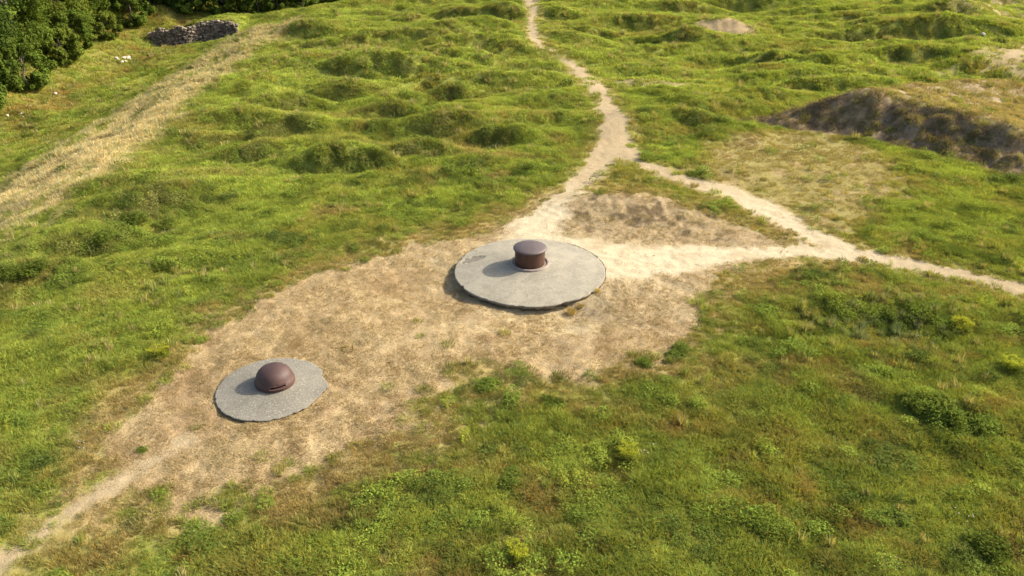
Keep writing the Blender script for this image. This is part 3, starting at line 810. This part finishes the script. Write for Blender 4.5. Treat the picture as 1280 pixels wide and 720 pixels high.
def stone_bm(bm, c, s, r, tones, t):
    v0 = len(bm.verts); M = Matrix.Translation(c) @ Matrix.Rotation(r.uniform(-.5, .5), 4, 'Z') @ Matrix.Rotation(r.uniform(-.25, .25), 4, 'Y') @ Matrix.Diagonal((s[0], s[1], s[2], 1))
    g = bmesh.ops.create_icosphere(bm, subdivisions=1, radius=.62, matrix=M)
    for v in g['verts']:
        v.co += Vector((r.uniform(-1, 1)*s[0], r.uniform(-1, 1)*s[1], r.uniform(-1, 1)*s[2]))*.13
        tones.append((t, t*r.uniform(.95, 1.02), t*r.uniform(.93, 1.03)))
def wall_section(name, x0, x1, parent, seed, ztop, zbot, stone=.34):
    r = random.Random(seed); bm = bmesh.new(); T = []
    x = x0
    while x < x1:
        zt = ztop(x); z = zbot(x)
        while z < zt+r.uniform(-.25, .15):
            w = stone*r.uniform(.6, 1.5); h = stone*r.uniform(.5, .9)
            if r.random() > .05:
                y = float(wall_line(np.array(x)))+r.uniform(-.14, .10)-.05+(z-zbot(x))*.10
                stone_bm(bm, (x+r.uniform(-.15, .15), y, z+h/2), (w, stone*1.3, h), r, T, r.choice([.45,.6,.8,.9,1,1.15]))
            z += h*.82
        x += stone*.62
    o = obj(name, bm, rockm, parent, smooth=False)
    a = o.data.attributes.new('tone', 'FLOAT_COLOR', 'POINT'); t = np.array(T, np.float32); a.data.foreach_set('color', np.concatenate([t, np.ones((len(t), 1), np.float32)], 1).ravel())
    return o
W0 = empty('ruined_stone_wall', 'dark ruined stone wall holding back the far end of the grassy ditch', 'wall', (0, 0, 0))
zb = lambda x: hz(x, float(wall_line(np.array(x)))-1.0)-.25+.25*math.sin(x*1.3)
def zt(x):
    return -1.5+.6*math.exp(-((x+37)/3.0)**2)-.5*max(0, (-42.3-x)/2.7)+.12*math.sin(x*2.1)+.06*math.sin(x*5.3+1)
wall_section('rubble_face', -45.3, -39.7, W0, 5, zt, zb)
wall_section('rubble_face', -39.9, -34.4, W0, 6, zt, zb, .32)
# ------------------------------------------------------------------ small white sign on a post
def box(bm, c, s):
    g = bmesh.ops.create_cube(bm, size=1, matrix=Matrix.Translation(c) @ Matrix.Diagonal((*s, 1))); return g
def plain(name, c, rough=.6, var=.12):
    m, nt, ns, L = mat(name); out = N(nt, 'ShaderNodeOutputMaterial'); bs = N(nt, 'ShaderNodeBsdfPrincipled'); bs.inputs['Roughness'].default_value = rough
    tc = N(nt, 'ShaderNodeTexCoord').outputs['Object']
    q = mixrgb(nt, mrange(nt, noise(nt, tc, 6, 5).outputs[0], .4, .7, 0, 1), c, tuple(v*(1-var*2) for v in c)); L.new(q, bs.inputs['Base Color']); L.new(bs.outputs[0], out.inputs[0]); return m
SX, SY = -47.0, 110.5
z_s = hz(SX, SY)
sg = empty('sign', 'small white sign board on a thin post in front of the woods', 'sign', (SX, SY, z_s))
white = plain('white_paint', (.8,.8,.76)); post = plain('grey_post', (.30,.29,.26))
bm = bmesh.new(); box(bm, (0, 0, 1.22), (.42, .03, .28)); bmesh.ops.bevel(bm, geom=bm.edges[:], offset=.008, segments=1); obj('board', bm, white, sg, smooth=False)
bm = bmesh.new(); bmesh.ops.create_cone(bm, cap_ends=True, segments=12, radius1=.045, radius2=.04, depth=1.7, matrix=Matrix.Translation((0, .045, .5))); obj('post', bm, post, sg)

# ------------------------------------------------------------------ pale stones
stonem = rock_material('pale_limestone', (.56,.50,.38), (.42,.36,.27), (.27,.23,.16))
def stone_mesh(seed):
    r = random.Random(seed); bm = bmesh.new(); T = []
    bmesh.ops.create_icosphere(bm, subdivisions=2, radius=.5)
    for v in bm.verts:
        v.co = Vector((v.co.x, v.co.y*.8, v.co.z*.6))*(1+r.uniform(-.14, .14)); T.append((1, 1, 1))
    me = bpy.data.meshes.new('stone'); bm.to_mesh(me); bm.free(); me.materials.append(stonem)
    a = me.attributes.new('tone', 'FLOAT_COLOR', 'POINT'); a.data.foreach_set('color', np.ones(len(T)*4, np.float32)); return me
SM = [stone_mesh(i) for i in range(3)]
def stone(x, y, s, label, group):
    o = bpy.data.objects.new('stone', random.choice(SM)); col.objects.link(o); o.location = (x, y, hz(x, y)+s*.28)
    o.rotation_euler = (random.uniform(-.3, .3), random.uniform(-.3, .3), random.uniform(0, 6)); o.scale = (s*random.uniform(.8, 1.3), s, s); tag(o, label, 'stone', group)
def cluster(px, py, n, sp, s0, s1, label, group):
    X, Y = G(px, py)
    for _ in range(n): stone(X+random.gauss(0, sp), Y+random.gauss(0, sp*1.2), random.uniform(s0, s1), label, group)
cluster(155, 76, 11, .6, .22, .5, 'white stone in the scattered heap on the far bank of the ditch', 'white stones heaped on the far bank')
cluster(26, 146, 4, .5, .2, .4, 'pale stone on the brown patch at the left edge of the ditch', 'pale stones at the left edge')
cluster(40, 133, 2, .3, .2, .4, 'pale stone beside the brown patch at the left edge, just above the others', 'upper pale stones at the left edge')
stone(*G(70, 120), .45, 'single pale stone on the bank of the ditch below the trees', 'lone stones')
stone(*G(1229, 43), .55, 'single pale stone in the grass near the right edge beyond the big mound', 'lone stones')
stone(*G(50, 225), .4, 'single pale stone in the long gold grass low in the ditch', 'lone stones')

# ------------------------------------------------------------------ bushes in the meadow, one by one
def make_bush(kind, seed):
    r = random.Random(seed); V = []; Fc = []; T = []
    if kind == 'yellow':
        for k in range(16):
            a = r.uniform(0, 2*pi); q = .32*math.sqrt(r.random()); v, f, t = umbels(r, 8, .12, .62*r.uniform(.7, 1.1), .035, (1.6, 1.45, .8))
            b = len(V); V += [(x+q*cos(a), y+q*sin(a), z) for x, y, z in v]; Fc += [tuple(i+b for i in ff) for ff in f]; T += t
    else:
        for k in range(22):
            a = r.uniform(0, 2*pi); q = .55*math.sqrt(r.random()); v, f, t = leafy(r, 90, .26, .62*(1-.5*q)*r.uniform(.7, 1.1), .085)
            b = len(V); V += [(x+q*cos(a), y+q*sin(a), z) for x, y, z in v]; Fc += [tuple(i+b for i in ff) for ff in f]; T += t
    me = bpy.data.meshes.new(kind+'_bush'); me.from_pydata(V, [], Fc)
    a = me.attributes.new('tone', 'FLOAT_COLOR', 'POINT'); t = np.array(T, np.float32); a.data.foreach_set('color', np.concatenate([t, np.ones((len(t), 1), np.float32)], 1).ravel())
    return me
ym = leaf_material('yellow_flowering', False, (.19,.215,.035), .35); dmt = leaf_material('dark_foliage', False, (.115,.148,.024), .3)
YB = [make_bush('yellow', i) for i in range(3)]; DB = [make_bush('dark', i+9) for i in range(3)]
for m_ in YB: m_.materials.append(ym)
for m_ in DB: m_.materials.append(dmt)
def bush(px, py, s, kind, label):
    X, Y = G(px, py, height); o = bpy.data.objects.new('flowering_bush' if kind == 'y' else 'leafy_bush', random.choice(YB if kind == 'y' else DB)); col.objects.link(o)
    o.location = (X, Y, hz(X, Y)-.03); s *= .85; o.scale = (s*random.uniform(.75, 1.3), s*random.uniform(.75, 1.3), s*random.uniform(.7, 1.0)); o.rotation_euler = (0, 0, random.uniform(0, 6))
    tag(o, label, 'bush', 'yellow flowering bushes in the meadow' if kind == 'y' else 'dark leafy bushes in the meadow')
for t in [(646,700,1.15,'y','bright yellow flowering bush at the bottom edge, right of the middle'),
          (785,575,1.2,'y','yellow-green flowering bush in the near meadow directly below the right end of the big slab'),
          (1198,415,1.3,'y','yellow-green flowering bush in the meadow near the right edge below the path'),
          (1262,462,1.0,'y','pale yellow flowering bush touching the right edge of the view'),
          (200,445,1.0,'y','yellow-green flowering bush just left of the dry ground above the small slab'),
          (690,505,.8,'d','upright dark green bush standing below the big slab in the meadow'),
          (610,485,.75,'d','dark green bush on the edge of the dry ground below the big slab'),
          (805,455,.6,'d','small dark bush on the edge of the dry ground right of the big slab'),
          (850,440,.8,'d','dark green bush where the dry ground meets the right meadow'),
          (640,600,.7,'d','dark green bush in the near meadow below the right half of the big slab'),
          (178,563,.35,'d','tiny green tuft on the bare ground at the head of the narrow footpath'),
          (1180,515,1.2,'d','large dark bush in the hollow at the right of the meadow'),
          (1225,535,1.3,'d','large dark bush in the hollow, right of its neighbour near the edge'),
          (1140,505,.9,'d','dark bush at the left end of the hollow in the right meadow'),
          (1110,395,.9,'d','grey-green bush at the top of the right meadow below the path'),
          (1150,400,.8,'d','grey-green bush among pale stems at the top of the right meadow'),
          (1235,690,1.1,'d','dark bush in the lower right corner of the meadow'),
          (1110,650,.9,'d','dark bush near the bottom edge at right'),
          (165,280,1.5,'d','large dark bush on the brow of the slope at upper left'),
          (210,285,1.3,'d','dark bush right of the largest one on the brow at upper left'),
          (130,300,1.3,'d','dark bush left of the largest one on the brow at upper left'),
          (20,345,1.3,'d','dark bush at the left edge above the green meadow'),
          (45,335,1.1,'d','dark bush just right of the one at the left edge'),
          (205,335,.9,'d','low dark bush in the fold below the brow at upper left'),
          (83,214,1.2,'d','lone dark bush in the gold grass of the ditch side'),
          (43,152,1.2,'d','small dark bush in the bottom of the ditch at the left'),
          (36,172,1.3,'d','dark bush in the ditch bottom, lower of two at the left')]:
    bush(*t)

def dry_clump(x, y, s, label):
    r = random.Random(int(x*100)); V, Fc, T = tuft(r, 150, .20, .18, .42, .016, .8, .08)
    me = bpy.data.meshes.new('grass_clump'); me.from_pydata(V, [], Fc); me.materials.append(strawm)
    a = me.attributes.new('tone', 'FLOAT_COLOR', 'POINT'); t = np.array(T, np.float32); a.data.foreach_set('color', np.concatenate([t, np.ones((len(t), 1), np.float32)], 1).ravel())
    o = bpy.data.objects.new('grass_clump', me); col.objects.link(o); o.location = (x, y, hz(x, y)); o.scale = (s, s, s)
    tag(o, label, 'grass clump', 'dry grass clumps at the slabs')
strawm = leaf_material('dry_straw', False, (.42,.30,.10), .3, .5)
dry_clump(2.55, 29.72, 1.0, 'yellow dry grass clump under the front right rim of the big slab')
dry_clump(2.95, 30.02, .6, 'smaller dry grass clump just right of the yellow one at the big slab rim')
dry_clump(3.75, 31.0, .6, 'low dry grass clump against the right rim of the big slab')

# ------------------------------------------------------------------ woods
bark, nt, ns, L = mat('bark'); o_ = N(nt, 'ShaderNodeOutputMaterial'); b_ = N(nt, 'ShaderNodeBsdfPrincipled'); b_.inputs['Roughness'].default_value = .95
tc = N(nt, 'ShaderNodeTexCoord').outputs['Object']; L.new(mixrgb(nt, noise(nt, tc, 6, 6).outputs[0], (.07,.055,.04), (.16,.13,.10)), b_.inputs['Base Color']); L.new(b_.outputs[0], o_.inputs[0])
tmats = [leaf_material('broadleaf_foliage', False, (.085,.122,.020), .32, .3), leaf_material('pale_foliage', False, (.115,.145,.024), .32, .3), leaf_material('deep_foliage', False, (.060,.092,.018), .3, .3)]
def tree_meshes(seed, H, Wd, mt, low):
    r = random.Random(seed); nr_ = np.random.default_rng(seed)
    bm = bmesh.new()
    def limb(p0, p1, r0, r1, seg=5):
        d = (p1-p0); q = d.to_track_quat('Z', 'Y').to_matrix().to_4x4()
        prev = None
        for i in range(seg+1):
            t = i/seg; c = p0+d*t+Vector((r.uniform(-1, 1), r.uniform(-1, 1), 0))*(.04*d.length*sin(pi*t)); rr_ = r0+(r1-r0)*t
            ring = [bm.verts.new(c+q @ Vector((rr_*cos(2*pi*k/8), rr_*sin(2*pi*k/8), 0))) for k in range(8)]
            if prev:
                for k in range(8): bm.faces.new((prev[k], prev[(k+1) % 8], ring[(k+1) % 8], ring[k]))
            prev = ring
    top = Vector((0, 0, H*.8)); limb(Vector((0, 0, -.4)), top, .03*H, .008*H, 8)
    cl = []
    for k in range(58):
        a = r.uniform(0, 2*pi); z = H*(low*.5+.03+(1-low*.5-.03)*r.random())
        env = math.sin(pi*min(1, max(.16, ((z/H)+.10)/1.16)))**.6
        q = Wd*env*(.35+.65*math.sqrt(r.random()))
        c = Vector((q*cos(a), q*sin(a), z*.97)); cl.append((c, H*r.uniform(.075, .14)))
        if k % 4 == 0 and z > .45*H: limb(Vector((0, 0, z*.6)), c*.85+Vector((0, 0, z*.1)), .011*H, .003*H, 4)
    tm = bpy.data.meshes.new('trunk'); bm.normal_update(); bm.to_mesh(tm); bm.free(); tm.materials.append(bark)
    V = []; T = []
    per = 320
    for c, s in cl:
        d = nr_.normal(size=(per, 3)); d /= np.linalg.norm(d, axis=1)[:, None]
        rad = s*(.45+.62*nr_.random(per)**.5); lump = 1+.3*np.sin(d[:, 0]*5+c.x)*np.cos(d[:, 1]*4+c.y)
        p = np.array(c)+d*(rad*lump)[:, None]*np.array([1, 1, .75])
        n = d+nr_.normal(size=(per, 3))*.7+np.array([0, 0, .4]); n /= np.linalg.norm(n, axis=1)[:, None]
        t = np.cross(n, nr_.normal(size=(per, 3))); t /= np.linalg.norm(t, axis=1)[:, None]; b = np.cross(n, t)
        L_ = nr_.uniform(.08, .18, per)[:, None]*(H/9)**.3
        q = np.stack([p-t*L_, p-b*L_*.55+n*L_*.1, p+t*L_, p+b*L_*.55+n*L_*.1], 1); V.append(q.reshape(-1, 3))
        to = nr_.uniform(.7, 1.35, per)*nr_.uniform(.8, 1.2); hu = nr_.uniform(.9, 1.15, per)
        T.append(np.repeat(np.stack([to*hu, to, to*.95], 1), 4, 0))
    V = np.concatenate(V); T = np.concatenate(T); nf = len(V)//4
    me = bpy.data.meshes.new('crown'); me.vertices.add(len(V)); me.vertices.foreach_set('co', V.ravel().astype(np.float32))
    me.loops.add(nf*4); me.loops.foreach_set('vertex_index', np.arange(nf*4, dtype=np.int32)); me.polygons.add(nf)
    me.polygons.foreach_set('loop_start', np.arange(0, nf*4, 4, dtype=np.int32)); me.polygons.foreach_set('loop_total', np.full(nf, 4, dtype=np.int32)); me.update()
    a = me.attributes.new('tone', 'FLOAT_COLOR', 'POINT'); a.data.foreach_set('color', np.concatenate([T, np.ones((len(T), 1))], 1).astype(np.float32).ravel()); me.materials.append(tmats[mt])
    return tm, me
TP = [tree_meshes(1, 9.5, 3.6, 0, .12), tree_meshes(2, 8.0, 3.4, 1, .08), tree_meshes(3, 11, 3.8, 0, .2), tree_meshes(4, 9, 3.3, 2, .10), tree_meshes(5, 4.2, 2.4, 0, .02), tree_meshes(6, 3.2, 2.0, 1, .02)]
def tree(x, y, k, s, label, group='trees of the wood beyond the ditch'):
    o = empty('shrub' if k >= 4 else 'tree', label, 'shrub' if k >= 4 else 'tree', (x, y, hz(x, y)), random.uniform(0, 6), group)
    o.scale = (s, s, s*random.uniform(.9, 1.1))
    for nm, me in (('trunk', TP[k][0]), ('crown', TP[k][1])):
        c = bpy.data.objects.new(nm, me); col.objects.link(c); c.parent = o
    return o
WOOD = [ # x, y, kind, scale, label
 (-51.0, 70.0, 0, 1.03, 'leafy tree at the left edge of the view, nearest of the wood'),
 (-51.0, 78.0, 3, 1.09, 'dark green tree at the left edge behind the nearest one'),
 (-52.0, 86.0, 0, 1.15, 'broad mid-green tree in the corner of the wood at upper left'),
 (-55.0, 93.0, 2, 1.15, 'tall tree rising behind the front row at upper left'),
 (-52.0, 95.0, 1, 1.09, 'pale green rounded tree on the wood edge at upper left'),
 (-52.5, 103.0, 0, 0.98, 'mid-green tree on the wood edge between a pale and a dark one'),
 (-51.5, 110.0, 3, 0.92, 'dark green tree at the end of the left wood edge'),
 (-51.1, 109.8, 1, 0.86, 'lighter green tree just left of the white sign'),
 (-59.0, 84.0, 2, 1.21, 'tall tree in the second row at the left corner'),
 (-60.0, 101.0, 3, 1.26, 'dark tree in the second row behind the wood edge'),
 (-59.0, 112.0, 2, 1.15, 'tall tree in the second row near the white sign'),
 (-56.4, 117.5, 3, 1.15, 'dark tree behind the lighter one beside the white sign'),
 (-51.0, 114.3, 3, 1.15, 'dark shaded tree directly behind the white sign'),
 (-45.0, 114.3, 3, 1.09, 'dark shaded tree behind the left half of the ruined wall'),
 (-40.0, 115.3, 2, 1.03, 'tree with dark foliage behind the middle of the ruined wall'),
 (-35.5, 114.3, 0, 0.98, 'green tree behind the right end of the ruined wall'),
 (-31.0, 116.3, 3, 0.92, 'dark tree at the top edge right of the ruined wall'),
 (-26.5, 119.3, 0, 0.86, 'mid-green tree near the right end of the wood'),
 (-49.2, 74.0, 4, 1.21, 'low spreading shrub at the foot of the nearest trees'),
 (-49.0, 81.0, 4, 1.10, 'low shrub below the corner trees of the wood'),
 (-48.6, 88.0, 5, 1.10, 'pale low shrub at the foot of the broad corner tree'),
 (-49.3, 93.0, 4, 0.99, 'dark low shrub between the corner tree and the pale tree'),
 (-48.8, 99.0, 5, 0.99, 'yellow-green shrub at the foot of the pale tree'),
 (-48.5, 106.0, 4, 1.10, 'round green shrub at the foot of the wood, left of the ruined wall'),
 (-47.8, 111.0, 4, 0.88, 'small dark shrub nearest the left end of the ruined wall'),
 (-34.0, 112.0, 4, 0.83, 'bright green shrub in front of the trees above the ruined wall'),
 (-28.5, 114.5, 4, 0.88, 'round shrub at the wood edge right of the ruined wall'),
 (-43.0, 111.6, 4, .95, 'dark low shrub above the middle of the ruined wall'),
 (-38.6, 112.2, 4, .90, 'dark low shrub above the right half of the ruined wall'),
 (-47.6, 113.2, 4, 1.0, 'dark shrub behind the white sign'),
 (-31.6, 113.0, 4, .70, 'small dark shrub in the gap left of the round one at the wood edge'),
 (-24.0, 118.5, 5, 1.10, 'last low shrub at the right end of the wood'),
]
for w in WOOD: tree(*w)

# ------------------------------------------------------------------ light
AZ, EL = 17.0, 34.0
dv = Vector((cos(R(AZ))*cos(R(EL)), sin(R(AZ))*cos(R(EL)), sin(R(EL))))
sun = bpy.data.objects.new('sun', bpy.data.lights.new('sun', 'SUN')); col.objects.link(sun)
sun.rotation_euler = dv.to_track_quat('Z', 'Y').to_euler(); sun.data.energy = 4.3; sun.data.angle = R(.55); sun.data.color = (1, .93, .80)
w = bpy.data.worlds.new('World'); S.world = w; w.use_nodes = True
nt = w.node_tree; bg = nt.nodes['Background']; sk = nt.nodes.new('ShaderNodeTexSky'); sk.sky_type = 'NISHITA'; sk.sun_disc = False
sk.sun_elevation = R(EL); sk.sun_rotation = R(90-AZ); sk.air_density = 1.0; sk.dust_density = 4.0
nt.links.new(sk.outputs[0], bg.inputs[0]); bg.inputs[1].default_value = .15
S.view_settings.view_transform = 'Standard'; S.view_settings.look = 'None'; S.view_settings.exposure = .98; S.view_settings.gamma = 1
S.cycles.max_bounces = 5; S.cycles.diffuse_bounces = 3; S.cycles.transmission_bounces = 3; S.cycles.glossy_bounces = 2
S.cycles.use_denoising = True
S.render.film_transparent = False
